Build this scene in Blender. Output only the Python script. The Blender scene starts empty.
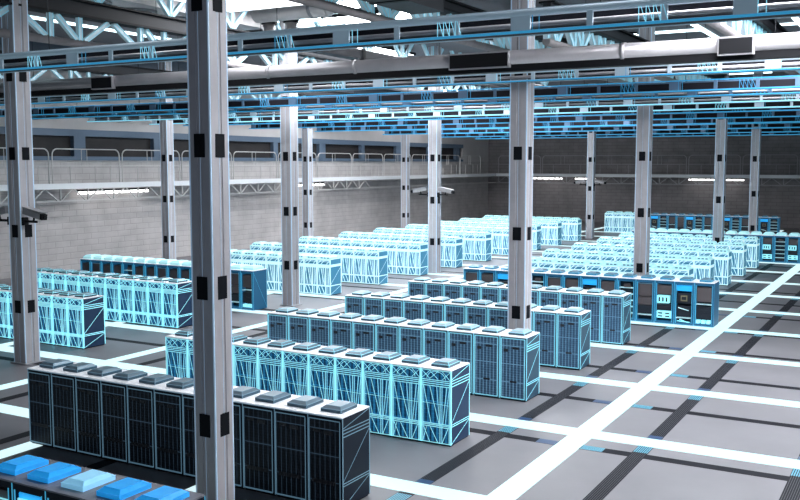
import bpy, math, random
from mathutils import Vector, Matrix
random.seed(7)
SC = bpy.context.scene
COL = SC.collection

# ---------------------------------------------------------------- camera, world, exposure
cd = bpy.data.cameras.new('camera')
cam = bpy.data.objects.new('camera', cd)
COL.objects.link(cam)
cd.sensor_width = 36.0
cd.lens = 36.0 * 937.83 / 800.0
cd.clip_start = 0.1
cd.clip_end = 400
cam.location = (8.648, -19.722, 8.0)
cam.rotation_euler = (math.radians(90 - 5.294), 0, 0.51467)
SC.camera = cam
W = bpy.data.worlds.new('world')
SC.world = W
W.use_nodes = True
W.node_tree.nodes['Background'].inputs[0].default_value = (0.50, 0.60, 0.80, 1)
W.node_tree.nodes['Background'].inputs[1].default_value = 0.25
SC.view_settings.view_transform = 'Standard'
SC.view_settings.look = 'None'
SC.view_settings.gamma = 1
SC.view_settings.use_curve_mapping = False
SC.view_settings.exposure = 0.0

# ---------------------------------------------------------------- materials
def mat(name, col, rough=0.5, metal=0.0, emit=None, es=0.0, noise=0.0, nscale=3.0, sample=True, spec=None):
    m = bpy.data.materials.new(name)
    m.use_nodes = True
    nt = m.node_tree
    b = nt.nodes['Principled BSDF']
    b.inputs['Base Color'].default_value = (*col, 1)
    b.inputs['Roughness'].default_value = rough
    b.inputs['Metallic'].default_value = metal
    if spec is not None:
        b.inputs['Specular IOR Level'].default_value = spec
    if emit:
        b.inputs['Emission Color'].default_value = (*emit, 1)
        b.inputs['Emission Strength'].default_value = es
        if not sample:
            m.cycles.emission_sampling = 'NONE'
    if noise > 0:
        tc = nt.nodes.new('ShaderNodeTexCoord')
        n = nt.nodes.new('ShaderNodeTexNoise')
        n.inputs['Scale'].default_value = nscale
        n.inputs['Detail'].default_value = 5
        r = nt.nodes.new('ShaderNodeValToRGB')
        r.color_ramp.elements[0].position = 0.3
        r.color_ramp.elements[1].position = 0.7
        r.color_ramp.elements[0].color = (*[c * (1 - noise) for c in col], 1)
        r.color_ramp.elements[1].color = (*[min(1, c * (1 + noise)) for c in col], 1)
        nt.links.new(tc.outputs['Object'], n.inputs['Vector'])
        nt.links.new(n.outputs['Fac'], r.inputs['Fac'])
        nt.links.new(r.outputs['Color'], b.inputs['Base Color'])
    return m

def grid_mat(name, base, line, es, nx, nz, rough=0.5, wx=0.14, wz=0.1):
    """perforated door: dark base with fine lit vertical and horizontal seams (object space)"""
    m = mat(name, base, rough, spec=0.15)
    nt = m.node_tree
    b = nt.nodes['Principled BSDF']
    tc = nt.nodes.new('ShaderNodeTexCoord')
    sp = nt.nodes.new('ShaderNodeSeparateXYZ')
    nt.links.new(tc.outputs['Object'], sp.inputs[0])
    def seam(out, freq, width):
        mu = nt.nodes.new('ShaderNodeMath'); mu.operation = 'MULTIPLY'; mu.inputs[1].default_value = freq
        fr = nt.nodes.new('ShaderNodeMath'); fr.operation = 'FRACT'
        lt = nt.nodes.new('ShaderNodeMath'); lt.operation = 'LESS_THAN'; lt.inputs[1].default_value = width
        nt.links.new(out, mu.inputs[0]); nt.links.new(mu.outputs[0], fr.inputs[0]); nt.links.new(fr.outputs[0], lt.inputs[0])
        return lt.outputs[0]
    a = seam(sp.outputs['X'], nx, wx)
    c = seam(sp.outputs['Z'], nz, wz)
    c2 = seam(sp.outputs['Z'], 1 / 0.62, 0.035)
    n = nt.nodes.new('ShaderNodeTexNoise'); n.inputs['Scale'].default_value = 7
    nt.links.new(tc.outputs['Object'], n.inputs['Vector'])
    ml = nt.nodes.new('ShaderNodeMath'); ml.operation = 'MULTIPLY'
    nt.links.new(a, ml.inputs[0]); nt.links.new(n.outputs['Fac'], ml.inputs[1])
    m2 = nt.nodes.new('ShaderNodeMath'); m2.operation = 'MULTIPLY'; m2.inputs[1].default_value = 0.35
    nt.links.new(c, m2.inputs[0])
    ad = nt.nodes.new('ShaderNodeMath'); ad.operation = 'ADD'
    nt.links.new(ml.outputs[0], ad.inputs[0]); nt.links.new(m2.outputs[0], ad.inputs[1])
    mx = nt.nodes.new('ShaderNodeMath'); mx.operation = 'MAXIMUM'
    nt.links.new(ad.outputs[0], mx.inputs[0]); nt.links.new(c2, mx.inputs[1])
    st = nt.nodes.new('ShaderNodeMath'); st.operation = 'MULTIPLY'; st.inputs[1].default_value = es
    nt.links.new(mx.outputs[0], st.inputs[0])
    b.inputs['Emission Color'].default_value = (*line, 1)
    nt.links.new(st.outputs[0], b.inputs['Emission Strength'])
    m.cycles.emission_sampling = 'NONE'
    return m

def brick_mat(name, c1, c2, mortar):
    m = mat(name, c1, 0.85)
    nt = m.node_tree
    b = nt.nodes['Principled BSDF']
    tc = nt.nodes.new('ShaderNodeTexCoord')
    sp = nt.nodes.new('ShaderNodeSeparateXYZ')
    cb = nt.nodes.new('ShaderNodeCombineXYZ')
    ad = nt.nodes.new('ShaderNodeMath'); ad.operation = 'ADD'
    nt.links.new(tc.outputs['Object'], sp.inputs[0])
    nt.links.new(sp.outputs['X'], ad.inputs[0]); nt.links.new(sp.outputs['Y'], ad.inputs[1])
    nt.links.new(ad.outputs[0], cb.inputs[0]); nt.links.new(sp.outputs['Z'], cb.inputs[1])
    br = nt.nodes.new('ShaderNodeTexBrick')
    br.inputs['Scale'].default_value = 1.0
    br.inputs['Brick Width'].default_value = 1.35
    br.inputs['Row Height'].default_value = 0.45
    br.inputs['Mortar Size'].default_value = 0.035
    br.inputs['Mortar Smooth'].default_value = 0.4
    br.inputs['Color1'].default_value = (*c1, 1)
    br.inputs['Color2'].default_value = (*c2, 1)
    br.inputs['Mortar'].default_value = (*mortar, 1)
    nt.links.new(cb.outputs[0], br.inputs['Vector'])
    n = nt.nodes.new('ShaderNodeTexNoise'); n.inputs['Scale'].default_value = 0.7; n.inputs['Detail'].default_value = 6
    nt.links.new(tc.outputs['Object'], n.inputs['Vector'])
    mx = nt.nodes.new('ShaderNodeMix'); mx.data_type = 'RGBA'; mx.blend_type = 'MULTIPLY'
    mx.inputs['Factor'].default_value = 0.5
    nt.links.new(br.outputs['Color'], mx.inputs['A'])
    rr = nt.nodes.new('ShaderNodeValToRGB')
    rr.color_ramp.elements[0].position = 0.3; rr.color_ramp.elements[0].color = (0.6, 0.6, 0.6, 1)
    rr.color_ramp.elements[1].position = 0.65
    nt.links.new(n.outputs['Fac'], rr.inputs['Fac'])
    nt.links.new(rr.outputs['Color'], mx.inputs['B'])
    nt.links.new(mx.outputs['Result'], b.inputs['Base Color'])
    bp = nt.nodes.new('ShaderNodeBump'); bp.inputs['Strength'].default_value = 0.4; bp.inputs['Distance'].default_value = 0.03
    nt.links.new(br.outputs['Fac'], bp.inputs['Height']); bp.invert = True
    nt.links.new(bp.outputs[0], b.inputs['Normal'])
    return m

CY = (0.42, 0.90, 1.0)
M = {
 'floor': mat('floor_paint', (0.16, 0.154, 0.168), 0.42, noise=0.10, nscale=0.5),
 'grate': mat('floor_grate_dark', (0.009, 0.009, 0.013), 0.6, spec=0.1),
 'groove': mat('floor_grate_groove', (0.035, 0.035, 0.042), 0.5),
 'strip': mat('floor_light_diffuser', (0.10, 0.14, 0.15), 0.4, emit=(0.72, 0.96, 1.0), es=1.0),
 'slat_reflect': mat('grate_slat_reflection', (0.05, 0.15, 0.2), 0.4, emit=(0.12, 0.42, 0.6), es=0.6, sample=False),  # emission stands in for channel light reflected in the grates
 'slat_reflect_blue': mat('grate_slat_reflection_blue', (0.01, 0.03, 0.08), 0.4, emit=(0.005, 0.04, 0.12), es=0.5, sample=False),  # dim blue part of the same painted reflection
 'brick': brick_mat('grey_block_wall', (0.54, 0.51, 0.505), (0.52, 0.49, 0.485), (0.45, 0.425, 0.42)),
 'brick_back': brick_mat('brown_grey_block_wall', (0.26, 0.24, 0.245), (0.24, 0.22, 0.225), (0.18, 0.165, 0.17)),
 'plaster': mat('pale_wall_plaster', (0.52, 0.49, 0.485), 0.8, noise=0.06, nscale=0.6),
 'soffit': mat('blue_grey_beam', (0.10, 0.13, 0.17), 0.6),
 'win_frame': mat('blue_grey_window_frame', (0.10, 0.145, 0.21), 0.5),
 'win_dark': mat('dark_window_recess', (0.016, 0.013, 0.014), 0.7, noise=0.4, nscale=0.6),
 'ceiling': mat('grey_ceiling', (0.20, 0.19, 0.21), 0.8, noise=0.08, nscale=0.4),
 'col_dark': mat('column_front_steel', (0.43, 0.41, 0.43), 0.5, noise=0.05, nscale=2.5),
 'plate': mat('column_plate_black', (0.006, 0.007, 0.01), 0.7, spec=0.1),
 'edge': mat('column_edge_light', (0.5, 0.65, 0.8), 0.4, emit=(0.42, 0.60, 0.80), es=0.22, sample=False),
 'black': mat('black_steel', (0.010, 0.010, 0.012), 0.6, spec=0.15),
 'dark': mat('dark_steel', (0.022, 0.023, 0.028), 0.55, spec=0.2),
 'white_steel': mat('white_steel', (0.75, 0.76, 0.78), 0.45),
 'rail': mat('pale_handrail', (0.55, 0.53, 0.52), 0.4, 0.3),
 'rail_dim': mat('dim_handrail', (0.34, 0.33, 0.34), 0.5, 0.2),
 'mid_steel': mat('grey_steel', (0.28, 0.29, 0.31), 0.5, 0.1),
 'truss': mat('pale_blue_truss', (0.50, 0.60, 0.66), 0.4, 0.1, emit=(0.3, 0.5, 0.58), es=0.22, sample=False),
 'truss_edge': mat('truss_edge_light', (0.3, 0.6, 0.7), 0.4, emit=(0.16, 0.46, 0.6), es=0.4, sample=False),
 'chord': mat('brownish_chord', (0.27, 0.245, 0.25), 0.5, 0.1, noise=0.1, nscale=3),
 'pipe': mat('pale_grey_pipe', (0.46, 0.44, 0.46), 0.3, 0.35, noise=0.05, nscale=2),
 'tray_pale': mat('pale_blue_tray_steel', (0.52, 0.60, 0.68), 0.4, 0.1, emit=(0.3, 0.5, 0.62), es=0.16, sample=False),  # small emission stands in for light falling on the rails
 'tray_blue': mat('slate_blue_tray_steel', (0.10, 0.17, 0.27), 0.4, 0.2),
 'tray_back': mat('tray_dark_back', (0.016, 0.016, 0.022), 0.6, spec=0.1),
 'line_blue': mat('tray_blue_light_line', (0.02, 0.2, 0.4), 0.4, emit=(0.03, 0.25, 0.45), es=0.85, sample=False),
 'line_cyan': mat('tray_cyan_light_line', (0.2, 0.5, 0.6), 0.4, emit=(0.25, 0.66, 0.86), es=0.95, sample=False),
 'panel': mat('ceiling_light_panel', (0.9, 0.95, 1), 0.5, emit=(0.95, 0.97, 1.0), es=20.0),
 'panel_cyan': mat('ceiling_light_cyan', (0.8, 0.95, 1), 0.5, emit=(0.72, 0.95, 1.0), es=4.0),
 'panel_fill_wall': mat('ceiling_fill_wall_side', (0.9, 0.95, 1), 0.5, emit=(0.95, 0.97, 1.0), es=10.0),
 'panel_fill_right': mat('ceiling_fill_walkway', (0.9, 0.95, 1), 0.5, emit=(0.93, 0.96, 1.0), es=36.0),
 'panel_soft': mat('ceiling_light_soft', (0.9, 0.95, 1), 0.5, emit=(0.95, 0.97, 1.0), es=3.5),
 'tube': mat('tube_light', (0.9, 0.9, 0.9), 0.5, emit=(1.0, 0.99, 0.97), es=4.0),
 'duct': mat('pale_duct', (0.60, 0.57, 0.57), 0.45, 0.1, noise=0.05),
 # racks
 'body_black': mat('rack_body_black', (0.006, 0.011, 0.022), 0.5, spec=0.15),
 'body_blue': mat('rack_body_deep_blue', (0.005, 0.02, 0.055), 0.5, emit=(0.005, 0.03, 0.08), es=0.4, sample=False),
 'body_hazed': mat('rack_body_hazed_blue', (0.015, 0.045, 0.075), 0.45, emit=(0.01, 0.05, 0.09), es=0.35, sample=False),  # dark rack body, lightened to paint in distance haze
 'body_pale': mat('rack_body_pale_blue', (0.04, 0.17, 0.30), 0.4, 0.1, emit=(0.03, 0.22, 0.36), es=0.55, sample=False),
 'roof': mat('rack_roof_white', (0.84, 0.83, 0.86), 0.4, emit=(0.6, 0.68, 0.75), es=0.25, sample=False),  # white plate; emission stands in for some of the light from above
 'roof_grey': mat('rack_roof_grey', (0.20, 0.20, 0.23), 0.4),
 'cowl': mat('cowl_slate', (0.17, 0.25, 0.31), 0.3, 0.3),
 'cowl_side': mat('cowl_side_dark', (0.03, 0.08, 0.12), 0.3, 0.3),
 'cowl_blue': mat('cowl_bright_blue', (0.03, 0.36, 0.82), 0.25, emit=(0.01, 0.28, 0.72), es=0.55, sample=False, noise=0.15, nscale=5),
 'cowl_ice': mat('cowl_ice_blue', (0.35, 0.70, 0.92), 0.25, emit=(0.22, 0.55, 0.80), es=0.5, sample=False),
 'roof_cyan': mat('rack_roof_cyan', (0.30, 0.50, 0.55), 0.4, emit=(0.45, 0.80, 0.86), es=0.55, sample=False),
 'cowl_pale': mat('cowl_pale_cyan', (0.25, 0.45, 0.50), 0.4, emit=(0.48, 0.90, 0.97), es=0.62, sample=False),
 'cowl_mark': mat('cowl_marking', (0.04, 0.20, 0.28), 0.5),
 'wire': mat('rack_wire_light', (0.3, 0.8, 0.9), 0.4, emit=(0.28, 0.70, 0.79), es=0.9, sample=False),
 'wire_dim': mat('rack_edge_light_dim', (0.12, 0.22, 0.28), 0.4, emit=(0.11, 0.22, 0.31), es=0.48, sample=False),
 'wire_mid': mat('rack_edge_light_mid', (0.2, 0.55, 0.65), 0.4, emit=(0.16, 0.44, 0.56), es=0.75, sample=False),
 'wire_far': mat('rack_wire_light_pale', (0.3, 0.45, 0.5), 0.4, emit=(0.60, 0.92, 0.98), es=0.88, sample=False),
 'door_dark': grid_mat('rack_door_dark', (0.006, 0.010, 0.018), (0.12, 0.22, 0.34), 0.20, 7, 14, wz=0.05),
 'door_hazed': grid_mat('rack_door_hazed', (0.04, 0.09, 0.16), (0.20, 0.42, 0.62), 0.66, 8, 12, wx=0.35, wz=0.12),  # dark door, lightened to paint in distance haze
 'door_blue': grid_mat('rack_door_blue', (0.012, 0.07, 0.17), (0.02, 0.20, 0.42), 1.1, 7, 9, wx=0.6),
 'vent': mat('door_vent_black', (0.008, 0.012, 0.02), 0.6),
 'wire_eq': mat('equipment_rack_edge_light', (0.05, 0.25, 0.4), 0.4, emit=(0.05, 0.36, 0.58), es=0.8, sample=False),
 'frame_teal': mat('rack_frame_teal', (0.012, 0.075, 0.15), 0.45, emit=(0.008, 0.11, 0.24), es=0.4, sample=False),
 'inside': mat('rack_inside_black', (0.008, 0.014, 0.025), 0.6),
 'unit_brown': mat('equipment_brown_grey', (0.10, 0.085, 0.09), 0.5),
 'unit_dark': mat('equipment_dark', (0.015, 0.02, 0.03), 0.4),
 'unit_lit': mat('equipment_lit_cyan', (0.3, 0.8, 0.9), 0.4, emit=(0.30, 0.80, 0.90), es=0.85, sample=False),
 'screen_blue': mat('equipment_blue_screen', (0.02, 0.3, 0.7), 0.3, emit=(0.02, 0.35, 0.78), es=0.9, sample=False),
 'unit_tan': mat('equipment_tan', (0.25, 0.22, 0.13), 0.5),
 'shelf': mat('equipment_shelf_pale', (0.6, 0.8, 0.85), 0.4, emit=(0.3, 0.55, 0.62), es=0.5, sample=False),
 'cam_white': mat('camera_housing', (0.30, 0.29, 0.30), 0.4),
}

# ---------------------------------------------------------------- mesh builder
class MB:
    def __init__(s, mats):
        s.v = []; s.f = []; s.mi = []; s.mats = [M[k] for k in mats]; s.keys = list(mats)
    def raw(s, vs, fs, m=None):
        n = len(s.v); s.v += [tuple(v) for v in vs]
        k = s.keys.index(m) if m else 0
        for f in fs:
            s.f.append([i + n for i in f]); s.mi.append(k)
    BF = [(0, 3, 2, 1), (4, 5, 6, 7), (0, 1, 5, 4), (1, 2, 6, 5), (2, 3, 7, 6), (3, 0, 4, 7)]
    def box(s, x0, x1, y0, y1, z0, z1, m=None):
        s.raw([(x0, y0, z0), (x1, y0, z0), (x1, y1, z0), (x0, y1, z0), (x0, y0, z1), (x1, y0, z1), (x1, y1, z1), (x0, y1, z1)], s.BF, m)
    def cbox(s, x0, x1, y0, y1, z0, z1, c, m=None):
        """box with bevelled vertical and top edges"""
        r = [(x0 + c, y0), (x1 - c, y0), (x1, y0 + c), (x1, y1 - c), (x1 - c, y1), (x0 + c, y1), (x0, y1 - c), (x0, y0 + c)]
        mx, my = (x0 + x1) / 2, (y0 + y1) / 2
        def sh(p): return (p[0] + (c if p[0] < mx else -c) * 0.7, p[1] + (c if p[1] < my else -c) * 0.7)
        vs = [(*p, z0) for p in r] + [(*p, z1 - c) for p in r] + [(*sh(p), z1) for p in r]
        fs = [tuple(range(7, -1, -1)), tuple(range(16, 24))]
        for k in (0, 8):
            for i in range(8):
                j = (i + 1) % 8
                fs.append((k + i, k + j, k + 8 + j, k + 8 + i))
        s.raw(vs, fs, m)
    def bar(s, a, b, w, d=None, m=None, up=(0, 0, 1)):
        """rectangular bar from a to b; w across, d along 'up'-ish normal"""
        d = w if d is None else d
        a = Vector(a); b = Vector(b); t = (b - a).normalized(); u = Vector(up)
        if abs(t.dot(u)) > 0.99: u = Vector((0, 1, 0))
        sx = t.cross(u).normalized(); sy = sx.cross(t).normalized()
        vs = []
        for p in (a, b):
            for (i, j) in ((-1, -1), (1, -1), (1, 1), (-1, 1)):
                vs.append(p + sx * (i * w / 2) + sy * (j * d / 2))
        s.raw(vs, s.BF, m)
    def tube(s, a, b, r, n=12, m=None, r2=None, cap=True):
        r2 = r if r2 is None else r2
        a = Vector(a); b = Vector(b); t = (b - a).normalized(); u = Vector((0, 0, 1))
        if abs(t.dot(u)) > 0.99: u = Vector((0, 1, 0))
        sx = t.cross(u).normalized(); sy = sx.cross(t).normalized()
        vs = []
        for p, q in ((a, r), (b, r2)):
            for i in range(n):
                an = 2 * math.pi * i / n
                vs.append(p + sx * (q * math.cos(an)) + sy * (q * math.sin(an)))
        fs = [(i, (i + 1) % n, n + (i + 1) % n, n + i) for i in range(n)]
        if cap: fs += [tuple(range(n - 1, -1, -1)), tuple(range(n, 2 * n))]
        s.raw(vs, fs, m)
    def path(s, pts, r, n=8, m=None):
        pts = [Vector(p) for p in pts]
        rings = []
        for i, p in enumerate(pts):
            t = (pts[min(i + 1, len(pts) - 1)] - pts[max(i - 1, 0)]).normalized()
            u = Vector((0, 0, 1)) if s_plane is None else s_plane
            sx = u.normalized(); sy = t.cross(sx).normalized()
            rings.append([p + sx * (r * math.cos(2 * math.pi * k / n)) + sy * (r * math.sin(2 * math.pi * k / n)) for k in range(n)])
        vs = [v for g in rings for v in g]; fs = []
        for i in range(len(pts) - 1):
            for k in range(n):
                fs.append((i * n + k, i * n + (k + 1) % n, (i + 1) * n + (k + 1) % n, (i + 1) * n + k))
        fs += [tuple(range(n)), tuple((len(pts) - 1) * n + k for k in range(n))]
        s.raw(vs, fs, m)
    def mesh(s, name):
        me = bpy.data.meshes.new(name)
        me.from_pydata(s.v, [], s.f)
        for m in s.mats: me.materials.append(m)
        me.polygons.foreach_set('material_index', s.mi)
        me.update()
        import bmesh
        bm = bmesh.new(); bm.from_mesh(me)
        bmesh.ops.recalc_face_normals(bm, faces=bm.faces)
        bm.to_mesh(me); bm.free()
        return me
    def build(s, name, parent=None, loc=(0, 0, 0), smooth=False):
        me = s.mesh(name)
        if smooth:
            for p in me.polygons:
                p.use_smooth = len(p.vertices) == 4
        return put(name, me, parent, loc)
s_plane = None

def put(name, me, parent=None, loc=(0, 0, 0)):
    o = bpy.data.objects.new(name, me)
    COL.objects.link(o)
    o.location = loc
    if parent: o.parent = parent
    return o
def tag(o, label, cat, group=None):
    o['label'] = label; o['category'] = cat
    if group: o['group'] = group
    return o
def struct(o):
    o['kind'] = 'structure'; return o
def empty(name, loc, label, cat, group=None, rz=0):
    o = put(name, None, None, loc); o.rotation_euler.z = rz
    o.empty_display_size = 0.2
    return tag(o, label, cat, group)
def copy_tree(o, parent=None):
    c = o.copy(); COL.objects.link(c)
    if parent: c.parent = parent
    for ch in [x for x in KIDS.get(o.name, [])]:
        d = copy_tree(ch, c)
    return c
KIDS = {}
def kids_of(root):
    KIDS[root.name] = [x for x in bpy.data.objects if x.parent == root]
    for k in KIDS[root.name]: kids_of(k)

ORD = ['first', 'second', 'third', 'fourth', 'fifth', 'sixth', 'seventh', 'eighth', 'ninth', 'tenth', 'eleventh', 'twelfth',
       'thirteenth', 'fourteenth', 'fifteenth', 'sixteenth', 'seventeenth', 'eighteenth', 'nineteenth', 'twentieth']

# ---------------------------------------------------------------- the hall shell
b = MB(['floor']); b.box(-47, 32, -24, 104.5, -0.3, 0)
struct(b.build('floor'))
b = MB(['brick', 'plaster', 'win_frame', 'win_dark'])
b.box(-47.5, -47, -24, 104.5, 0, 8.2, 'brick')
b.box(-47.5, -47, -24, 104.5, 10.5, 16.3, 'plaster')
struct(b.build('wall_left'))
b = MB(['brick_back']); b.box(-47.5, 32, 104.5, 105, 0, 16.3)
struct(b.build('wall_back'))
b = MB(['ceiling']); b.box(-47.5, 32, -24, 105, 16.3, 16.6)
struct(b.build('ceiling'))
b = MB(['soffit']); b.box(-47, -43.6, -24, 104.5, 14.8, 16.3)
struct(b.build('trim_1'))
# long window band in the left wall: header, sill, posts, recessed dark glazing
b = MB(['win_frame'])
b.box(-47.5, -46.9, -24, 96, 10.0, 10.5)
b.box(-47.5, -46.9, -24, 96, 8.2, 8.5)
y = 29.6 - 48
k = 0
while y < 96:
    wdt = 0.7 if k % 2 else 1.1
    b.box(-47.5, -46.92, y - wdt / 2, y + wdt / 2, 8.5, 10.0)
    y += 8.05; k += 1
struct(b.build('window_1'))
b = MB(['win_dark']); b.box(-47.48, -47.3, -24, 96, 8.5, 10.0)
struct(b.build('window_2'))
b = MB(['plaster']); b.box(-47.5, -47, 96, 104.5, 8.2, 10.5)
struct(b.build('wall_left_end'))

# ---------------------------------------------------------------- floor markings: light channels and dark grates
P = 6.70
tn = [2]
def trim(bld):
    o = bld.build('trim_%d' % tn[0]); tn[0] += 1
    return struct(o)
def strip_y(x, w, y0, y1, m='strip', h=0.012):
    b = MB([m]); b.box(x - w / 2, x + w / 2, y0, y1, 0, h); trim(b)
def strip_x(y, w, x0, x1, m='strip', h=0.010):
    b = MB([m]); b.box(x0, x1, y - w / 2, y + w / 2, 0, h); trim(b)
strip_y(0, 0.70, -0.45, 100)
for x in (-6.67, -13.33): strip_y(x, 0.62, -24, 100, h=0.011)
for x in (-20.0, -26.67, -33.33): strip_y(x, 0.62, -24, 100, h=0.011)
for k in range(-2, 14):
    strip_x(k * P + (0.08 if k == 0 else 0), 0.82 if k > 0 else 0.74, -36, 30)
# dark grates, with reflections of the light channels painted on as slats
for i in range(-4, 6):
    x = -2.13 + 4.08 * i
    b = MB(['grate', 'groove', 'slat_reflect', 'slat_reflect_blue'])
    b.box(x - 0.21, x + 0.21, -24, 100, 0, 0.005, 'grate')
    for j in range(-3, 4):
        if i >= -1: b.box(x + j * 0.055 - 0.007, x + j * 0.055 + 0.007, -24, 100, 0.004, 0.0062, 'groove')
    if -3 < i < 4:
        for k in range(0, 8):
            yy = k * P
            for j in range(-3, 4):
                b.box(x + j * 0.058 - 0.018, x + j * 0.058 + 0.018, yy - 1.05, yy - 0.42, 0.006, 0.008, 'slat_reflect')
            b.box(x - 0.2, x + 0.2, yy + 0.42, yy + 0.75, 0.0062, 0.008, 'slat_reflect_blue')
    trim(b)
for k in range(-1, 16):
    yy = 0.14 + 5.22 * k
    b = MB(['grate', 'slat_reflect', 'slat_reflect_blue'])
    b.box(-36, 30, yy - 0.2, yy + 0.2, 0, 0.004, 'grate')
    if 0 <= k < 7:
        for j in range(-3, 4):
            b.box(0.38, 1.0, yy + j * 0.055 - 0.02, yy + j * 0.055 + 0.02, 0.004, 0.007, 'slat_reflect')
        b.box(-0.95, -0.38, yy - 0.19, yy + 0.19, 0.004, 0.007, 'slat_reflect_blue')
    trim(b)

# ---------------------------------------------------------------- columns
COLH = 16.3
def column(x, y, label, first=[None]):
    root = empty('steel_column', (x, y, 0), label, 'column', 'steel columns of the hall')
    if first[0] is None:
        h = 0.35; c = 0.05; n = 0.02
        b = MB(['col_dark'])
        # square section with chamfered corners and a shallow groove down every face
        sec = []
        for q in range(4):
            a = q * math.pi / 2
            pts = [(-h + c, -h), (-0.09, -h), (-0.07, -h + n), (0.07, -h + n), (0.09, -h), (h - c, -h)]
            for (px, py) in pts:
                sec.append((px * math.cos(a) - py * math.sin(a), px * math.sin(a) + py * math.cos(a)))
        N = len(sec)
        vs = [(*p, 0) for p in sec] + [(*p, COLH) for p in sec]
        fs = [(i, (i + 1) % N, N + (i + 1) % N, N + i) for i in range(N)] + [tuple(range(N - 1, -1, -1)), tuple(range(N, 2 * N))]
        b.raw(vs, fs)
        shaft = b.mesh('shaft')
        plates = []
        b = MB(['plate'])
        b.box(-0.17, 0.17, -h - 0.012, -h + 0.03, 0, 0.5)
        plate = b.mesh('hand_hole_plate')
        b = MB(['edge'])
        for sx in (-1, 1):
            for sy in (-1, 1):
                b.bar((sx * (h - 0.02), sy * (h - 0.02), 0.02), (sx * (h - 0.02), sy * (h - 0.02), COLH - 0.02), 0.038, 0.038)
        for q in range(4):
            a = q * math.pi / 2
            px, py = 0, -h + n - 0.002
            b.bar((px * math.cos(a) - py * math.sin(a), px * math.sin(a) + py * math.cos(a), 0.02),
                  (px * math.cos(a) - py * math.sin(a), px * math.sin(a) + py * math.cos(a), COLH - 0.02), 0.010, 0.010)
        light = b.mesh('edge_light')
        b = MB(['mid_steel'])
        b.cbox(-0.46, 0.46, -0.46, 0.46, 0, 0.05, 0.02)
        base = b.mesh('base_plate')
        first[0] = (shaft, plate, light, base)
    shaft, plate, light, base = first[0]
    put('shaft', shaft, root)
    put('edge_light', light, root)['label'] = 'pale glowing edge line'
    put('base_plate', base, root)
    for z in (2.05, 5.07, 8.12, 11.17):
        for q in range(4):
            p = put('hand_hole_plate', plate, root, (0, 0, z)); p.rotation_euler.z = q * math.pi / 2
    return root
column(-4.9, -4.1, 'thick steel column nearest the camera, standing in front of the black rack row').scale = (0.86, 0.86, 1)
column(-5.0, 13.8, 'tall pale column rising behind the blue-grey racks, centre right of the photo')
column(-5.03, 31.4, 'pale column just behind the equipment-filled rack row with one plate low')
column(-4.9, 52.0, 'narrow column right of the white racks, left of the two rightmost ones')
column(-4.9, 67.6, 'narrowest rightmost column before the dark back wall')
column(-22.8, 5.33, 'dark column at the left edge of the photo carrying two cameras')
column(-22.6, 23.0, 'brilliant white-topped column standing at the end of the dark screen racks')
column(-22.8, 41.0, 'white column in the middle distance with two small cameras')
column(-22.8, 77.0, 'thin distant column before the back wall, right of the white racks')
column(-41.35, 33.2, 'grey column by the left wall just left of the nearest column')
column(-41.5, 51.6, 'slim grey column by the left wall, right of the white-topped column')
column(-41.6, 70.3, 'slim grey column by the left wall, left of the two-camera column in the distance')

# ---------------------------------------------------------------- security cameras on brackets
def camera_unit(x, y, z, sgn, label, k=1.0):
    r = empty('security_camera', (x, y, z), label, 'camera', 'security cameras on the columns')
    b = MB(['black']); b.bar((0, 0, 0), (sgn * 0.75 * k, -0.05, 0), 0.07, 0.09); b.cbox(-0.06, 0.06, -0.14, 0.14, -0.16, 0.16, 0.02)
    b.bar((sgn * 0.55 * k, -0.05, 0), (sgn * 0.62 * k, -0.05, 0.2), 0.06); b.build('bracket', r)
    b = MB(['cam_white'])
    a = Vector((sgn * 0.10, -0.05, 0.42)); e = Vector((sgn * 1.15 * k, -0.12, 0.22))
    b.bar(a, e, 0.26, 0.24); b.bar(a + Vector((0, 0, 0.15)), e + Vector((sgn * 0.12, 0, 0.15)), 0.32, 0.03)
    b.build('housing', r)
    b = MB(['black']); t = (e - a).normalized(); b.bar(e, e + t * 0.14, 0.24, 0.22); b.tube(e + t * 0.14, e + t * 0.2, 0.08, 12)
    b.build('lens_hood', r)
    return r
for (x, y, w1, w2) in ((-22.8, 5.33, 'right of the dark column, left edge', 'left of the dark column, left edge'),
                       (-22.8, 41.0, 'right of the white middle column', 'left of the white middle column'),
                       (-22.8, 77.0, 'right of the thin back column', 'left of the thin back column')):
    camera_unit(x + 0.42, y - 0.2, 5.72, 1, 'grey security camera with black hood ' + w1)
    camera_unit(x - 0.42, y - 0.2, 5.72, -1, 'grey security camera with black hood ' + w2)

# ---------------------------------------------------------------- catwalks
def rail_section(L, first={}):
    """local X along the walk; z=0 at deck"""
    out = []
    b = MB(['rail'])
    R = 0.45; H = 2.5; r = 0.045
    pts = [(0, 0, 0), (0, 0, H - R)]
    for i in range(1, 7):
        a = math.pi / 2 * i / 6
        pts.append((R - R * math.cos(a), 0, H - R + R * math.sin(a)))
    q = [(L - p[0], 0, p[2]) for p in reversed(pts)]
    pts += q
    for i in range(len(pts) - 1): b.tube(pts[i], pts[i + 1], r, 6)
    b.tube((0, 0, 1.3), (L, 0, 1.3), 0.03, 6)
    for i in range(1, 4): b.tube((L * i / 4 - L / 8 * (0), 0, 1.3), (L * i / 4, 0, H if i == 2 else 1.9 if False else 1.3 + 0.001), 0.02, 5) if i == 2 else None
    b.tube((L * 0.42, 0, 1.3), (L * 0.42, 0, H), 0.025, 6)
    for f in (0.25, 0.62, 0.86): b.tube((L * f, 0, 0), (L * f, 0, 1.3), 0.025, 6)
    return b
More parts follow.
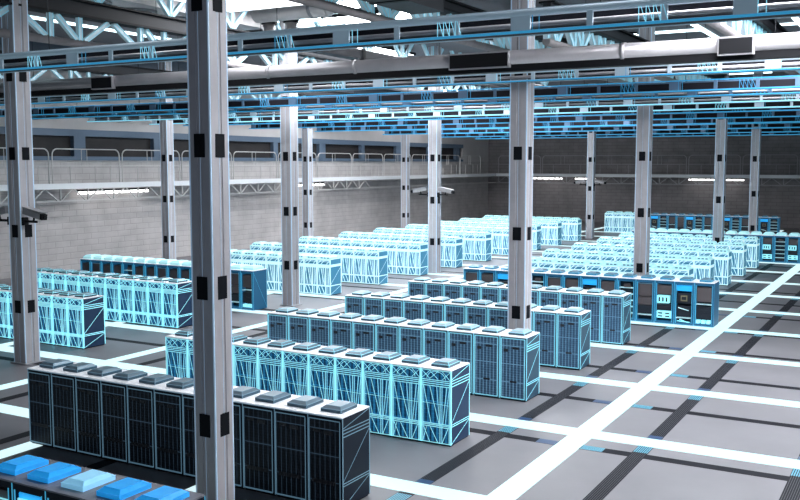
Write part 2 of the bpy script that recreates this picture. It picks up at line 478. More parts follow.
def catwalk(name, label, origin, rz, L, matname, railmat, posts0):
    root = empty(name, origin, label, 'catwalk', None, rz)
    b = MB([matname]); b.box(0, L, -1.0, 1.0, -0.30, 0.0); b.box(0, L, -1.06, -1.0, -0.34, 0.06)
    b.build('deck', root)
    b = MB([railmat]); b.bar((0, -0.9, -1.2), (L, -0.9, -1.2), 0.09, 0.09); b.build('bottom_chord', root)
    # truss braces: vertical, then a pair of diagonals
    me_v = MB([railmat]); me_v.bar((0, -0.9, -1.2), (0, -0.9, -0.3), 0.09, 0.09); mv = me_v.mesh('brace')
    me_a = MB([railmat]); me_a.bar((0, -0.9, -1.2), (1.15, -0.9, -0.3), 0.08, 0.08); ma = me_a.mesh('brace')
    me_b = MB([railmat]); me_b.bar((1.15, -0.9, -0.3), (2.3, -0.9, -1.2), 0.08, 0.08); mb = me_b.mesh('brace')
    x = posts0; n = 0
    while x < L - 2.5:
        for me, dx in ((mv, 0), (ma, 0.0), (mb, 0.0)):
            if n < 99: put('brace', me, root, (x + dx, 0, 0)); n += 1
        x += 2.5
    rb = rail_section(6.25); rm = rb.mesh('handrail')
    rm.materials.clear(); rm.materials.append(M[railmat])
    x = posts0
    while x < L - 6.3:
        put('handrail', rm, root, (x, -0.98, 0)); x += 6.55
    return root
# left wall walk: local x = world Y (rz=90deg: local x -> +Y, local -y -> +X)
catwalk('catwalk', 'long white catwalk with handrail along the pale left wall', (-46.0, 12.6 - 13.1 * 2, 6.5), math.pi / 2, 116.5, 'white_steel', 'rail', 0.0)
catwalk('catwalk', 'far catwalk with handrail crossing the dark back wall', (-44.8, 103.4, 6.5), 0, 75, 'white_steel', 'rail_dim', 0.3)
def tube_light(loc, rz, L, label):
    r = empty('strip_light', loc, label, 'light', 'strip lights under the catwalks', rz)
    b = MB(['dark']); b.box(0, L, -0.12, 0.12, 0.14, 0.30); b.build('housing', r)
    b = MB(['tube']); b.cbox(0.1, L - 0.1, -0.16, 0.16, -0.05, 0.14, 0.03); b.build('diffuser', r)
for (y0, L, nm) in ((29.0, 7.2, 'nearest strip light, under the left catwalk beside the wall column'), (54.6, 6.8, 'strip light under the left catwalk halfway down the wall'), (-2, 7, 'strip light under the left catwalk past the left edge')):
    tube_light((-46.3, y0, 5.75), math.pi / 2, L, nm)
for (x0, L, nm) in ((-39.6, 4.3, 'strip light under the far catwalk beside the tall pale column'), (-33.6, 3.0, 'strip light under the far catwalk left of the thin far column'),
                    (-18.5, 6.9, 'strip light under the far catwalk left of the narrow right column'), (-3, 6, 'strip light under the far catwalk at the right edge')):
    tube_light((x0, 103.2, 5.85), 0, L, nm)

# ---------------------------------------------------------------- roof girders running away from the camera
def girder(x, y0, y1, label, upper=False, z0=13.0, z1=14.1, beam=0.6, pitch=5.0, off=0.0):
    root = empty('roof_girder', (x, y0, z0), label, 'girder', 'roof girders')
    L = y1 - y0; H = z1 - z0
    b = MB(['chord']); b.tube((0, 0, 0), (0, L, 0), 0.17, 12); b.build('bottom_chord', root, smooth=True)
    b = MB(['black', 'dark']); b.box(-0.16, 0.16, 0, L, H + 0.05, H + beam, 'dark')
    b.box(-0.34, 0.34, 0, L, H - 0.03, H + 0.06, 'black'); b.box(-0.34, 0.34, 0, L, H + beam, H + beam + 0.08, 'black')
    b.build('top_beam', root)
    def brace_mesh(a, c):
        q = MB(['truss', 'truss_edge']); a = Vector(a); c = Vector(c)
        q.bar(a, c, 0.16, 0.20, 'truss', up=(1, 0, 0))
        t = (c - a).normalized(); s = t.cross(Vector((1, 0, 0))).normalized()
        for k in (-1, 1):
            q.bar(a + s * k * 0.09 + Vector((0.11, 0, 0)), c + s * k * 0.09 + Vector((0.11, 0, 0)), 0.03, 0.03, 'truss_edge', up=(1, 0, 0))
        return q.mesh('brace')
    v = brace_mesh((0, 0, 0.1), (0, 0, H - 0.03))
    y = off; n = 0
    k1, k2 = pitch * 0.3, pitch * 0.7
    v = brace_mesh((0, 0, 0.1), (0, 0, H - 0.03))
    d1 = brace_mesh((0, .06 * pitch, H - 0.05), (0, .27 * pitch, 0.12))
    d2 = brace_mesh((0, .35 * pitch, .12), (0, .62 * pitch, H - 0.05))
    d3 = brace_mesh((0, .68 * pitch, H - .05), (0, .95 * pitch, .12))
    while y < L - pitch and n < 95:
        put('brace', v, root, (0, y, 0)); put('brace', v, root, (0, y + k1, 0))
        for me in (d1, d2, d3): put('brace', me, root, (0, y, 0))
        n += 5; y += pitch
    if upper:
        z = H + beam + 0.08; H2 = 16.3 - (z0 + z)
        v = brace_mesh((0, 0, z), (0, 0, z + H2)); d1 = brace_mesh((0, 0, z), (0, 1.5, z + H2)); d2 = brace_mesh((0, 0, z), (0, -1.5, z + H2))
        y = 9.53 - y0 - 13.32; n = 0
        while y < min(L, 70) and n < 90:
            for me in (v, d1, d2): put('upper_brace', me, root, (0, y, 0)); n += 1
            y += 4.44
    return root
girder(-22.8, -6, 92, 'black-topped roof girder with pale braces over the left column line', True, off=3.0)
girder(-13.85, 22, 92, 'roof girder between the two column lines, in the far half of the roof', False, 14.6, 15.7, 0.5, 4.0)
girder(-9.4, 2, 92, 'slim roof girder just left of the tall centre column top', False, 13.3, 14.3, 0.4, 4.0)
girder(-4.9, 16, 92, 'roof girder starting behind the tall centre column', False, 12.8, 13.8, 0.5, 3.2)
girder(1.9, 6, 92, 'roof girder with dense braces near the upper right corner', False, 12.8, 13.8, 0.5, 2.8)
girder(12.5, 2, 92, 'roof girder past the right edge', False, 12.8, 13.8, 0.5, 3.2)
girder(-41, -6, 92, 'roof girder over the wall columns at the far left', False)

# ---------------------------------------------------------------- cable trays crossing the hall
def tray(y, x0, x1, kind, label, pipes=True):
    pale = kind == 'pale'
    z = 11.0; H = 0.55 if y < 2 else 0.45; D = 0.55
    root = empty('cable_tray', (x0, y, z), label, 'cable tray', 'overhead cable trays')
    L = x1 - x0
    sm = 'tray_pale' if pale else 'tray_blue'
    b = MB([sm])
    for yy in (0, D): b.box(0, L, yy - 0.02, yy + 0.02, 0, 0.06); b.box(0, L, yy - 0.02, yy + 0.02, H - (0.07 if yy else 0.02), H)
    b.build('side_rail', root)
    b = MB(['tray_back']); b.box(0, L, 0.04, D - 0.03, 0.02, 0.05); b.box(0, L, D - 0.05, D - 0.025, 0.06, H - 0.07)
    b.build('tray_bed', root)
    if pipes:
        r = H * 0.17
        b = MB(['tray_pale']); b.tube((0, 0.03, H - r), (L, 0.03, H - r), r, 14); b.build('upper_pipe', root, smooth=True)
        b = MB(['pipe']); b.tube((0, 0.14, 0.14 + r * .4), (L, 0.14, 0.14 + r * .4), r * 0.8, 12); b.build('lower_pipe', root, smooth=True)
    lm = 'line_cyan' if pale else 'line_blue'
    b = MB([lm, 'line_blue'])
    t = 0.022 if y < 2 else 0.022 + 0.0005 * y
    b.box(0, L, -0.035, -0.02, H - t, H + 0.012, lm) if y > 2 else None; b.box(0, L, -0.035, -0.02, -0.012, t * (2.2 if y < 2 else 1.3), 'line_blue' if y < 14 else lm)
    # zig-zag cable marks between brackets
    x = 1.1; k = 0
    while x < L - 1:
        for j in range(2 + (k % 2) * 2):
            xx = x + j * 0.16
            b.bar((xx, -0.028, 0.02), (xx, -0.028, H - 0.02), 0.014, 0.012, lm if k % 3 else 'line_blue', up=(0, 1, 0))
            if k % 2: b.bar((xx, -0.028, H - 0.03), (xx + 0.16, -0.028, 0.02), 0.012, 0.012, lm, up=(0, 1, 0))
        x += 2.45; k += 1
    b.build('light_line', root)['label'] = 'glowing blue outline'
    wide = MB([sm]); wide.box(-0.24, 0.24, -0.03, 0.03, 0.05, H - 0.02); wide = wide.mesh('bracket')
    slim = MB([sm]); slim.box(-0.07, 0.07, -0.03, 0.03, 0.05, H - 0.02); slim = slim.mesh('bracket')
    x = 0.5; k = 0
    while x < L - 0.4:
        put('bracket', wide if k % 3 == 0 else slim, root, (x, 0, 0)); k += 1
        x += 1.65
    # hangers to the roof
    hm = MB(['dark']); hm.tube((0, D / 2, H), (0, D / 2, 16.3 - z), 0.012, 6); hm = hm.mesh('hanger_rod')
    x = 5.0
    while x < L and y < 50:
        put('hanger_rod', hm, root, (x, 0, 0)); x += 9.0
trays = [(0.9, -30, 16, 'pale', True, 'nearest large tray of two pipes sweeping across the top'),
         (13.0, -46, 16, 'pale', True, 'pale pipe tray directly below the big round pipe'),
         (20.8, -46, 18, 'slate', False, 'solid dark blue tray crossing behind the tall centre column'),
         (24.2, -46, 18, 'slate', True, 'thin blue pipe tray right behind the solid dark blue tray'),
         (29.4, -45.5, 20, 'pale', True, 'pale tray in front of the third column of the right line'),
         (35.0, -44.8, 22, 'pale', False, 'fifth-distance tray, pale, behind the equipment rack column'),
         (38.5, -44.5, 22, 'slate', False, 'thin slate tray just beyond the pale middle tray'),
         (46.3, -44, 25, 'slate', False, 'slate tray before the narrow right column'),
         (55.0, -43, 28, 'slate', False, 'distant slate tray just behind the narrow right column'),
         (66.8, -42.4, 30, 'slate', False, 'distant tray crossing at the rightmost column'),
         (79.0, -42, 31, 'slate', False, 'second farthest tray, close above the back wall'),
         (88.7, -41.8, 31, 'slate', False, 'farthest and lowest looking tray before the back wall')]
for (y, x0, x1, k, pi, nm) in trays: tray(y, x0, x1, k, nm, pi)

# big round main pipe with black junction boxes
root = empty('main_pipe', (-46.5, 8.7, 11.35), 'big round grey pipe with black boxes crossing below the nearest tray', 'pipe')
b = MB(['pipe']); b.tube((0, 0, 0), (62, 0, 0), 0.26, 24); b.build('pipe_run', root, smooth=True)
b = MB(['black']); b.box(0, 62, -0.16, 0.24, -0.42, -0.2); b.build('support_rail', root)
for xw in (-39.5, -30.5, -13.0, -9.2, 0.3, 6.8):
    b = MB(['pipe']); b.tube((xw + 46.5, 0, 0), (xw + 46.62, 0, 0), 0.285, 24); b.build('pipe_collar', root, smooth=True)
for (xa, xb) in ((-22.05, -20.8), (-5.4, -3.25), (3.15, 4.15)):
    b = MB(['pipe', 'black'])
    b.cbox(xa + 46.5, xb + 46.5, -0.34, 0.3, -0.3, 0.22, 0.02, 'pipe'); b.box(xa + 46.55, xb + 46.45, -0.35, -0.3, -0.26, 0.17, 'black')
    b.build('junction_box', root)

# ---------------------------------------------------------------- ceiling lights, ducts, lamps
def panel(x0, x1, y0, y1, z, label, m='panel', fr='dark'):
    r = empty('ceiling_light', ((x0 + x1) / 2, (y0 + y1) / 2, z), label, 'ceiling light', 'ceiling light panels')
    w = (x1 - x0) / 2; d = (y1 - y0) / 2
    b = MB([m]); b.box(-w, w, -d, d, 0, 0.04); b.build('diffuser', r)
    b = MB([fr])
    t = 0.06
    b.box(-w - t, w + t, -d - t, -d, -0.02, 0.16); b.box(-w - t, w + t, d, d + t, -0.02, 0.16)
    b.box(-w - t, -w, -d, d, -0.02, 0.16); b.box(w, w + t, -d, d, -0.02, 0.16); b.box(-w, w, -d, d, 0.05, 0.16)
    b.build('frame', r)
    if z < 15.9:
        b = MB(['dark'])
        for sx in (-1, 1):
            for sy in (-1, 1): b.tube((sx * w * .9, sy * d * .9, 0.14), (sx * w * .9, sy * d * .9, 16.3 - z), 0.02, 6)
        b.build('hanger_rod', r)
panel(-16.8, -11.3, 0.5, 11.1, 14.2, 'huge glaring white ceiling panel right of the nearest column top', 'panel_soft', fr='white_steel')
panel(-25, -19.0, 24, 28.8, 16.15, 'cyan-white ceiling panel right beside the round duct end', 'panel_cyan')
panel(3.5, 14.5, 2, 8, 15.95, 'added fill panel over the right end of the walkway, nearest', 'panel_fill_right')  # unseen panel added to brighten the floor and columns on the right
panel(3.5, 14.5, 14, 20, 15.95, 'added fill panel over the right end of the walkway, second', 'panel_fill_right')  # second added panel, also out of view, for the same floor
panel(-21.5, -16, 15, 22, 15.95, 'ceiling panel beside the white-topped column')
panel(-42, -37, 48, 62, 15.95, 'added fill panel close to the left wall, nearer one', 'panel_fill_wall')  # added behind the trays to brighten the left wall
panel(-42, -37, 72, 86, 15.95, 'added fill panel close to the left wall, farther one', 'panel_fill_wall')  # added for the far part of the same wall
panel(-21, -15.5, 24, 36, 15.95, 'ceiling panel over the middle of the hall')
panel(-33, -25, 28, 42, 15.95, 'ceiling panel beyond the white-topped column')
panel(-33, -25, 50, 64, 15.95, 'ceiling panel far down the left side')
panel(-20, -12, 44, 56, 15.95, 'ceiling panel over the distant white racks')
panel(-9.0, -8.1, 40.3, 43.8, 16.2, 'small bright ceiling panel at the elbow of the light lines', 'panel_cyan')
panel(-2.6, 1.0, 22, 26, 16.1, 'ceiling panel above the central walkway', 'panel_cyan')
def ceil_line(x0, x1, y0, y1, label):
    r = tag(MBb(x0, x1, y0, y1), label, 'light', 'thin light lines on the ceiling')
def MBb(x0, x1, y0, y1):
    b = MB(['panel_cyan']); b.box(x0, x1, y0, y1, 16.2, 16.29); return b.build('light_line')
ceil_line(-8.0, -4.3, 40.8, 41.3, 'short thin light line joined to the small bright ceiling panel')
ceil_line(-4.3, -4.0, 26, 60, 'thin light line running away along the ceiling, upper right')
ceil_line(1.3, 1.6, 26, 60, 'thin light line running away at the upper right corner')
ceil_line(-8.4, -4.5, 71.8, 72.6, 'far short light line near the right trays')
ceil_line(-36.5, -36.1, 8, 40, 'thin light line along the ceiling at the upper left')
ceil_line(0.0, 1.3, 41.0, 41.4, 'short light stub near the upper right corner')
# round duct crossing under the glaring panel
duct_root = root = empty('round_duct', (-20.9, 12.2, 14.27), 'fat round duct end beside the glaring white panel', 'duct')
b = MB(['duct']); b.tube((4.6, 0, 0), (8.2, 0, 0), 0.42, 24); b.tube((8.2, 0, 0), (8.4, 0, 0), 0.42, 24, r2=0.3); b.build('duct_run', root, smooth=True)
b = MB(['mid_steel']); b.tube((7.4, 0, 0), (7.55, 0, 0), 0.45, 24); b.build('duct_band', root, smooth=True)
for i, (x, y) in enumerate(((-17.2, 14.2), (-16.0, 14.2))):
    r = empty('pendant_canister', (x, y, 12.9), ['left of two white canisters with black caps hanging beside the nearest column', 'right of two white canisters with black caps hanging near the nearest column'][i], 'canister', 'white hanging canisters')
    b = MB(['duct']); b.tube((0, 0, 0), (0, 0, 1.2), 0.27, 20); b.build('canister_body', r, smooth=True)
    b = MB(['black']); b.tube((0, 0, 1.2), (0, 0, 1.42), 0.34, 20); b.tube((0, 0, 1.42), (0, 0, 3.4), 0.04, 8); b.build('cap', r)
for xx in (5.0, 7.0):
    b = MB(['dark']); b.tube((xx, 0, 0.4), (xx, 0, 2.03), 0.03, 6); b.build('hanger_rod', duct_root)
# boxy white air unit with round openings, upper left
root = empty('air_unit', (-25.0, 13, 15.3), 'pale boxy air unit with round openings at the upper left', 'air unit')
b = MB(['duct']); b.cbox(-1.6, 1.6, -3, 9, 0, 1.0, 0.05); b.build('casing', root)
for yy in (-1.8, 1.1, 4.2):
    b = MB(['mid_steel', 'dark']); b.tube((0, yy, -0.08), (0, yy, 0.02), 0.95, 28, 'mid_steel'); b.tube((0, yy, -0.10), (0, yy, -0.07), 0.7, 28, 'dark'); b.build('round_outlet', root)
# wide flat ducts running away
for i, (x, y0, y1, z, w) in enumerate(((-11.2, 19, 60, 14.4, 0.7), (-17.8, 16, 60, 13.4, 0.35), (-28.7, 24, 60, 14.9, 0.6), (-8.1, -4, 12, 13.6, 0.7))):
    r = empty('flat_duct', (x, y0, z), ['wide flat duct running away left of the centre column', 'dark flat duct running away above the middle racks', 'dark flat duct over the left rack rows', 'black flat duct at the top edge left of the tall centre column'][i], 'duct', 'flat ducts under the roof')
    b = MB(['chord' if i == 0 else 'dark']); b.cbox(-w, w, 0, y1 - y0, 0, 0.5, 0.04); b.build('duct_run', r)
    b = MB(['black'])
    for k in range(1, 6):
        if k * 6.5 < y1 - y0 - 1:
            b = MB(['black']); b.box(-w - .04, w + .04, k * 6.5, k * 6.5 + .25, -0.03, 0.54); b.build('duct_band', r)

# ---------------------------------------------------------------- server racks
RW = 0.96; RD = 1.2; RH = 2.2; HW = RW / 2
def body_mb(mb, top='roof'):
    b = MB([mb, top, 'black'])
    b.cbox(-HW, HW, 0, RD, 0.04, RH - 0.03, 0.012, mb)
    b.box(-HW + 0.03, HW - 0.03, 0.03, RD - 0.03, 0, 0.05, 'black')
    b.box(-HW, HW, -0.012, RD, RH - 0.03, RH, top)
    return b
def cowl_mb(top, side, marks=None, light=None, s=1.0, h=0.14):
    ks = [top, side] + ([marks] if marks else []) + ([light] if light else [])
    b = MB(ks)
    a, d = 0.285 * s, 0.36 * s; a2, d2 = 0.20 * s, 0.26 * s; cy = RD / 2
    z0, z1, z2 = RH, RH + h * 0.55, RH + h
    def ring(x, y, z): return [(-x, cy - y, z), (x, cy - y, z), (x, cy + y, z), (-x, cy + y, z)]
    vs = ring(a, d, z0) + ring(a, d, z1) + ring(a2, d2, z2)
    b.raw(vs, [(0, 3, 2, 1)] + [(i, (i + 1) % 4, 4 + (i + 1) % 4, 4 + i) for i in range(4)], side)
    b.raw(vs, [(4 + i, 4 + (i + 1) % 4, 8 + (i + 1) % 4, 8 + i) for i in range(4)] + [(8, 9, 10, 11)], top)
    if marks:
        for k in range(-1, 2):
            b.box(k * 0.22 - 0.07, k * 0.22 + 0.07, cy - d - 0.006, cy - d + 0.01, z0 + 0.03, z1 - 0.01, marks)
        for k in range(2): b.box(-0.18 + k * .22, -0.04 + k * .22, cy - 0.16, cy + 0.1, z2 - 0.005, z2 + 0.004, marks)
    if light:
        for (p, q) in ((4, 5), (5, 6), (1, 5), (5, 9), (9, 10), (8, 9)):
            b.bar(vs[p], vs[q], 0.012, 0.012, light)
    return b
def lines_front(b, segs, w, m, y=-0.006):
    for (x0, z0, x1, z1, *k) in segs:
        ww = w * (k[0] if k else 1)
        b.bar((x0, y, z0), (x1, y, z1), ww, 0.010, m, up=(0, 1, 0))
def lines_side(b, segs, w, m):
    for sx in (-1, 1):
        for (y0, z0, y1, z1, *k) in segs:
            b.bar((sx * (HW + 0.001), y0, z0), (sx * (HW + 0.001), y1, z1), w * (k[0] if k else 1), 0.006, m, up=(1, 0, 0))
SIDE = [(0.01, 0.05, 0.01, 2.17, 1.4), (RD - .01, 0.05, RD - .01, 2.17, 1.4), (0, 1.72, RD, 1.72, .9), (0, 1.80, RD, 1.80, .9), (0, 1.88, RD, 1.88, .9),
        (0, 0.56, RD, 0.56, .9), (0, 0.62, RD, 0.62, .9), (0, 0.64, RD, 1.70, .6), (0, 0.05, RD, 0.54, .6), (0, 1.92, RD, 2.16, .6)]
def wire_mb(w, m, dense=1.0, bands=True):
    b = MB([m, 'roof'])
    S = [(-HW + w * .8, .05, -HW + w * .8, 2.17, 1.6), (HW - w * .8, .05, HW - w * .8, 2.17, 1.6), (-HW + .06, .05, -HW + .06, 1.8, .8), (HW - .06, .05, HW - .06, 1.8, .9),
         (-HW, .06, HW, .06, 1), (-HW, 2.15, HW, 2.15, 1)]
    for z in (1.70, 1.76, 1.82, 1.87): S.append((-HW, z, HW, z, .9 * dense))
    for z in (0.52, 0.57, 0.61): S.append((-HW, z, HW, z, 1.0 * dense))
    S += [(-HW, 1.20, HW, 1.17, .4), (.13, .05, .13, 1.7, .9), (.19, .05, .19, 1.7, .6)]
    S += [(-.40, 1.68, -.16, .62, .7), (-.20, 1.68, .10, .62, .8), (.02, 1.68, .12, .62, .6), (.34, 1.68, .22, .62, .8), (.42, 1.68, .30, .62, .5)]
    S += [(-.40, .50, -.20, .07, .7), (-.18, .50, .06, .07, .8), (.38, .50, .20, .07, .8), (-.42, .07, -.30, .5, .6)]
    # lattice in the header with a pair of arcs
    S += [(-.46, 1.90, -.20, 2.13, .6), (-.46, 2.13, -.20, 1.90, .6), (-.20, 1.90, .06, 2.13, .6), (-.20, 2.13, .06, 1.90, .6), (.2, 1.9, .44, 2.13, .6), (.2, 2.13, .44, 1.9, .6)]
    for i in range(8):
        a0, a1 = math.pi * i / 8, math.pi * (i + 1) / 8
        S.append((.3 * math.cos(a0) , 1.9 + .22 * math.sin(a0), .3 * math.cos(a1), 1.9 + .22 * math.sin(a1), .6))
    lines_front(b, S, w, m)
    lines_side(b, SIDE, w * 0.9, m)
    return b
def glow_rack_far(variant):
    """distant rack: broad pale bands, dark slots between them"""
    b = MB(['wire_far', 'roof'])
    w = 0.05
    S = [(-HW + .025, .05, -HW + .025, 2.17), (HW - .025, .05, HW - .025, 2.17), (-HW, .07, HW, .07), (-HW, .58, HW, .58, 1.6), (-HW, 1.78, HW, 1.78, 4.2), (-HW, 2.14, HW, 2.14, 1.2),
         (.15, .05, .15, 1.7, 1.7), (.30, .05, .30, 1.7, .6), (-.40, 1.68, -.20, .6, .8), (-.20, 1.68, .05, .6, .9), (-.02, 1.68, .10, .6, .8), (.42, 1.68, .32, .6, .8),
         (-.40, .55, -.20, .07, .9), (-.16, .55, .06, .07, .9), (-.33, 1.68, -.33, .6, .5), (-.1, 1.68, -.1, .6, .4),
         (-.44, 1.9, -.2, 2.12, .8), (-.2, 1.9, .05, 2.12, .8), (.2, 1.9, .44, 2.12, .8), (-.46, 2.05, .46, 2.05, .5)]
    lines_front(b, S, w, 'wire_far')
    lines_side(b, [(0.02, 0.05, 0.02, 2.17), (RD - .02, 0.05, RD - .02, 2.17), (0, 1.80, RD, 1.80, 3.2), (0, 0.59, RD, 0.59, 1.2), (0, 0.64, RD, 1.70, .5), (0, 0.05, RD, 0.54, .5)], w, 'wire_far')
    return b

PROTO = {}
def vent(d, x0, x1, z0, z1):
    v = MB(['vent']); v.box(x0, x1, -.028, -.021, z0, z1); v.build('door_vent', d)
def proto(kind):
    root = put('server_rack', None); root.empty_display_size = 0.2
    if kind == 'black':
        body_mb('body_black', 'roof').build('body', root)
        d = MB(['door_dark', 'vent']); d.box(-HW + .045, HW - .06, -0.022, -0.001, 0.09, RH - .10, 'door_dark')
        d = d.build('door', root)
        [vent(d, *q) for q in ((-.32, -.12, 1.78, 1.86), (-.02, .22, 1.74, 1.84), (-.36, .30, .56, .66))]
        c = cowl_mb('cowl', 'cowl_side', None, 'wire_dim'); c.build('roof_cowl', root)
        b = MB(['wire_dim'])
        lines_front(b, [(-HW + .04, .09, -HW + .04, 2.08, 1.6), (HW - .055, .09, HW - .055, 2.08, .9), (-HW + .04, .09, HW - .055, .09, 1.6), (-HW + .04, 2.09, HW - .055, 2.09, .9), (-HW, 2.17, HW, 2.17, .5)], .022, 'wire_dim', -.028)
        lines_side(b, SIDE, .024, 'wire_dim'); b.build('light_frame', root)
    elif kind == 'slate':
        body_mb('body_hazed', 'roof').build('body', root)
        d = MB(['door_hazed']); d.box(-HW + .06, HW - .06, -0.022, -0.001, 0.09, RH - .08)
        d = d.build('door', root)
        [vent(d, *q) for q in ((-.34, -.18, 1.66, 1.76), (-.02, .22, 1.76, 1.84), (-.1, .14, .62, .68))]
        cowl_mb('cowl_mid', 'cowl_side', None, 'wire_mid').build('roof_cowl', root)
        b = MB(['wire_mid'])
        lines_front(b, [(-HW + .055, .09, -HW + .055, 2.12, 1.4), (HW - .055, .09, HW - .055, 2.12, 1.0), (-HW + .055, .09, HW - .055, .09, 1.2), (-HW + .055, 2.12, HW - .055, 2.12, 1), (-HW + .01, .05, -HW + .01, 2.17, 1)], .026, 'wire_mid', -.028)
        lines_side(b, SIDE, .034, 'wire_mid'); b.build('light_frame', root)
    elif kind == 'wire':
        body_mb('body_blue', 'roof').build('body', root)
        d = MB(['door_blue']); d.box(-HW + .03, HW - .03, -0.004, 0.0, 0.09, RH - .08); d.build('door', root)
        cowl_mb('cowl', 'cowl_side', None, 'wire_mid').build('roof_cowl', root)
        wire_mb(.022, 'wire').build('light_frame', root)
    elif kind == 'wire_left':
        body_mb('body_blue', 'roof').build('body', root)
        d = MB(['door_blue']); d.box(-HW + .03, HW - .03, -0.004, 0.0, 0.09, RH - .08); d.build('door', root)
        cowl_mb('cowl', 'cowl_side', None, 'wire').build('roof_cowl', root)
        wire_mb(.036, 'wire', 1.3).build('light_frame', root)
    elif kind == 'pale':
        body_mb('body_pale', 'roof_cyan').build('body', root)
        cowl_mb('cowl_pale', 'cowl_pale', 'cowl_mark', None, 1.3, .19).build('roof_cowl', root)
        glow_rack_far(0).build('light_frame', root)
    return root
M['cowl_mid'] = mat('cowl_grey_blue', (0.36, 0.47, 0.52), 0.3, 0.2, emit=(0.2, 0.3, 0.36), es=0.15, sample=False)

def equip_proto(v, near=False, far=False):
    """open-fronted rack: frame, inner shelves and five different fittings"""
    root = put('equipment_rack', None); root.empty_display_size = 0.2
    fm = 'body_black' if near else 'frame_teal'
    b = MB([fm, 'inside', 'roof_grey' if near else 'roof'])
    b.box(-HW, -HW + .09, 0, RD, 0.03, RH - .03, fm); b.box(HW - .09, HW, 0, RD, 0.03, RH - .03, fm)
    b.box(-HW + .09, HW - .09, 0, RD, 0.03, .14, fm); b.box(-HW + .09, HW - .09, 0, RD, RH - .17, RH - .03, fm)
    b.box(-HW + .09, HW - .09, RD - .06, RD, .14, RH - .17, 'inside'); b.box(-HW + .09, HW - .09, .35, .37, .14, RH - .17, 'inside')
    b.box(-HW, HW, -0.01, RD, RH - .03, RH, 'roof_grey' if near else 'roof')
    b.build('frame', root)
    if near:
        cm = 'cowl_ice' if v == 3 else 'cowl_blue'
        cowl_mb(cm, cm, None, cm, 1.06, .15).build('roof_cowl', root)
    elif far:
        cowl_mb('cowl_pale', 'cowl_pale', None, None, 1.3, .22).build('roof_cowl', root)
    else:
        cowl_mb('cowl', 'cowl_mid_blue', None, 'wire_eq', 1.0, .15).build('roof_cowl', root)
    b = MB(['wire_eq'])
    lines_front(b, [(-HW + .09, .12, -HW + .09, 2.05, 1.5), (HW - .09, .12, HW - .09, 2.05, .9), (-HW + .02, .05, -HW + .02, 2.16, .6), (-HW, 0.05, HW, .05, .8)], .022, 'wire_eq')
    lines_side(b, [(0.01, .05, 0.01, 2.17), (RD - .01, .05, RD - .01, 2.17)] + ([(0.02, 2.1, RD - .02, .1, .7)] if far else []), .02, 'wire_eq'); b.build('light_frame', root)
    x0, x1 = -HW + .11, HW - .11
    def unit(z0, z1, m, y=.06, dx=0.0, name='equipment_unit'):
        q = MB([m, 'unit_dark']); q.cbox(x0 + dx, x1 - dx, y, .34, z0, z1, .012, m)
        return q, name
    def add(q): q[0].build(q[1], root)
    def shelf(z):
        q = MB(['shelf']); q.box(x0, x1, .02, .34, z, z + .025); q.build('shelf', root)
    if v == 0:
        add(unit(1.25, 1.95, 'unit_brown')); shelf(1.10)
        q = unit(.42, 1.0, 'unit_dark'); q[0].box(-.1, .2, .04, .06, .7, .73, 'unit_dark'); add(q)
        q = MB(['unit_lit', 'unit_dark']); 
        for k in range(3): q.box(x0 + k * .25, x0 + k * .25 + .18, .05, .3, .17, .33, 'unit_lit')
        q.build('lit_modules', root)
    elif v == 1:
        add(unit(1.72, 1.98, 'screen_blue', name='screen'))
        q = unit(1.1, 1.6, 'unit_dark'); q[0].box(-.14, .14, .03, .06, 1.24, 1.48, 'unit_dark'); add(q)
        q = MB(['unit_tan', 'unit_dark']); q.box(-.16, .16, .02, .08, 1.22, 1.5, 'unit_tan'); q.box(-.11, .11, .012, .02, 1.28, 1.44, 'unit_dark'); q.build('small_monitor', root)
        q = MB(['shelf']); q.bar((-.28, .05, .88), (.24, .05, .76), .04, .04); q.build('cable_bundle', root)
        add(unit(.42, .98, 'unit_dark', .12)); shelf(.36)
        q = MB(['unit_lit']); q.bar((-.32, .05, .22), (.3, .05, .18), .06, .03); q.bar((-.2, .05, .3), (.1, .05, .2), .03, .03); q.build('lit_cable', root)
    elif v == 2:
        add(unit(1.5, 1.95, 'unit_brown'))
        q = MB(['unit_lit', 'unit_dark']); q.cbox(x0, x1 - .14, .04, .34, 1.05, 1.42, .01, 'unit_lit')
        for k in range(3): q.box(x0 + .08 + k * .18, x0 + .16 + k * .18, .03, .045, 1.12, 1.34, 'unit_dark')
        q.build('lit_panel', root)
        add(unit(.72, .98, 'unit_dark'))
        q = MB(['unit_lit', 'unit_dark']); q.cbox(x0, x1, .04, .34, .30, .64, .01, 'unit_lit')
        for (cx, cz) in ((-.2, .39), (.16, .39), (-.2, .54), (.16, .54)): q.box(cx - .1, cx + .12, .028, .045, cz - .03, cz + .035, 'unit_dark')
        q.build('battery_drawer', root)
    elif v == 3:
        add(unit(1.35, 1.95, 'unit_brown')); add(unit(.9, 1.3, 'unit_brown')); add(unit(.45, .86, 'unit_dark')); shelf(.38)
        q = MB(['wire_dim']); q.bar((x0, .05, 1.98), (x1, .05, 1.98), .04, .02); q.build('light_bar', root)
    else:
        for k in range(5): shelf(.40 + k * .32)
        q = MB(['unit_brown']); q.cbox(-.15, .2, .08, .3, 1.72, 1.9, .01); q.build('small_unit', root)
        add(unit(.2, .36, 'unit_dark'))
    if near:
        q = MB(['unit_lit', 'unit_dark'])
        if v in (1, 4):
            q.cbox(x0 + .04, x1 - .04, .0, .03, 1.55, 1.9, .01, 'unit_lit'); q.box(-.25, -.05, -.01, .0, 1.6, 1.82, 'unit_dark'); q.box(.05, .25, -.01, 0, 1.6, 1.82, 'unit_dark')
        else:
            for k in range(4): q.bar((x0, .02, 1.5 + k * .1), (x1, .02, 1.5 + k * .1), .025, .02, 'unit_lit')
        q.build('front_module', root)
    return root
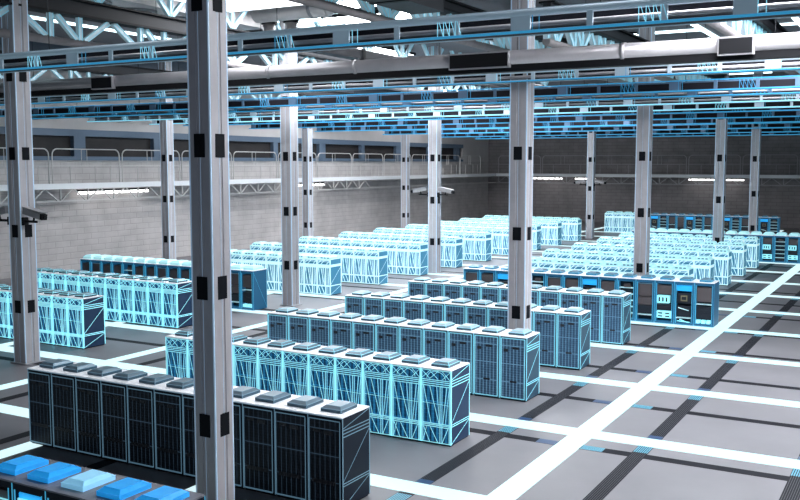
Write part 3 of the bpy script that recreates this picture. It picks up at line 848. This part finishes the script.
M['cowl_mid_blue'] = mat('cowl_blue_side', (0.03, 0.20, 0.34), 0.3, emit=(0.02, 0.14, 0.26), es=0.4, sample=False)

def get_proto(kind):
    if kind not in PROTO:
        if kind.startswith('eq'):
            PROTO[kind] = [equip_proto(int(kind[-1]), kind.startswith('eqn'), kind.startswith('eqf')), False]
        else:
            PROTO[kind] = [proto(kind), False]
        kids_of(PROTO[kind][0])
    return PROTO[kind]
def place(kind, x, y, label, group, cat='server rack', z=0):
    p = get_proto(kind)
    if not p[1]:
        o = p[0]; p[1] = True
    else:
        o = copy_tree(p[0])
    o.location = (x, y, z)
    tag(o, label, cat, group)
    return o
# screen test: leave out racks that lie wholly outside the frame
cy_, sy_ = math.cos(-0.51467), math.sin(-0.51467)
def in_frame(x, y):
    dx, dy = x - 8.648, y + 19.722
    fw = sy_ * dx + cy_ * dy; rt = cy_ * dx - sy_ * dy
    if fw < 2: return False
    u = 400 + 937.8 * rt / fw
    return -45 < u < 850
def row(kind, xr, n, y, what, where, group, pitch=0.969, kinds=None, ordn='from the right', sx=1.0):
    for i in range(n):
        x = xr - pitch * (i + 0.5)
        if not in_frame(x, y): continue
        k = kinds[i % len(kinds)] if kinds else kind
        o = place(k, x, y, f'{what}, {ORD[i]} {ordn} {where}', group)
        o.scale = (sx, 1, 1)

# main block, from the camera back
row(None, -2.22, 16, -8.66, 'rack with blue roof cowl', 'in the nearest row at lower left', 'racks of the nearest row', 0.895, ['eqn1', 'eqn4', 'eqn3', 'eqn1', 'eqn0', 'eqn2'], sx=0.925)
row('black', -2.84, 11, -2.08, 'black server rack', 'in the black row crossed by the nearest column', 'black racks of the front row')
row('wire', -2.84, 11, 3.54, 'cyan wireframe-lit rack', 'in the glowing row behind the black row', 'wireframe racks of the second row', 0.977)
for j, (y, nm) in enumerate(((9.24, 'nearest'), (14.80, 'middle'), (20.54, 'farthest'))):
    row('slate', -2.86, 11, y, 'blue-grey rack', f'in the {nm} of three blue-grey rows', f'blue-grey racks, {nm} row', 0.982)  # dark rack type with haze painted into its body and door
row(None, -0.28, 14, 27.04, 'open equipment rack', 'in the row ending at the wide floor light', 'equipment racks of the middle row', 0.962, ['eq0', 'eq1', 'eq2', 'eq3', 'eq4'], sx=0.985)
for j in range(5):
    row('pale', -2.66, 11, 32.3 + 5.75 * j, 'white-glowing rack', f'in the {ORD[j]} white row behind the equipment racks', f'white racks behind the equipment row, row {j+1}')
row(None, 3.6, 18, 60.6, 'distant equipment rack', 'in the long row behind the white racks', 'distant equipment racks', 0.965, ['eqf2', 'eqf0', 'eqf1', 'eqf3', 'eqf2', 'eqf4'], sx=0.975)
# left block
for j, (y, nm) in enumerate(((8.3, 'nearest'), (14.1, 'second'))):
    row('wire_left', -22.85, 11, y, 'cyan lattice-lit rack', f'in the {nm} glowing row at far left', f'lattice racks at far left, {nm} row')
row(None, -23.05, 15, 20.2, 'open screen rack', 'in the dark row before the left wall', 'screen racks before the left wall', 0.885, ['eqf0', 'eqf3', 'eqf2', 'eqf0', 'eqf4', 'eqf2'], sx=0.91)
for j, y in enumerate((27.2, 32.9, 38.65, 44.4, 49.9, 55.6, 61.2, 66.8, 72.7)):
    row('pale', -22.72, 11, y, 'white-glowing rack', f'in the {ORD[j]} white row of the left block', f'white racks of the left block, row {j+1}')
# last row before the back wall
for i in range(5):
    place('pale', -23.9 + 1.05 * i, 87.2, f'distant white rack, {ORD[i]} from the left in the farthest row', 'white racks of the farthest row')
for i in range(14):
    place(['eq1', 'eq4', 'eq0', 'eq3'][i % 4], -18.6 + 0.98 * i, 87.2, f'distant blue equipment rack, {ORD[i]} from the left after the white ones', 'blue racks of the farthest row')
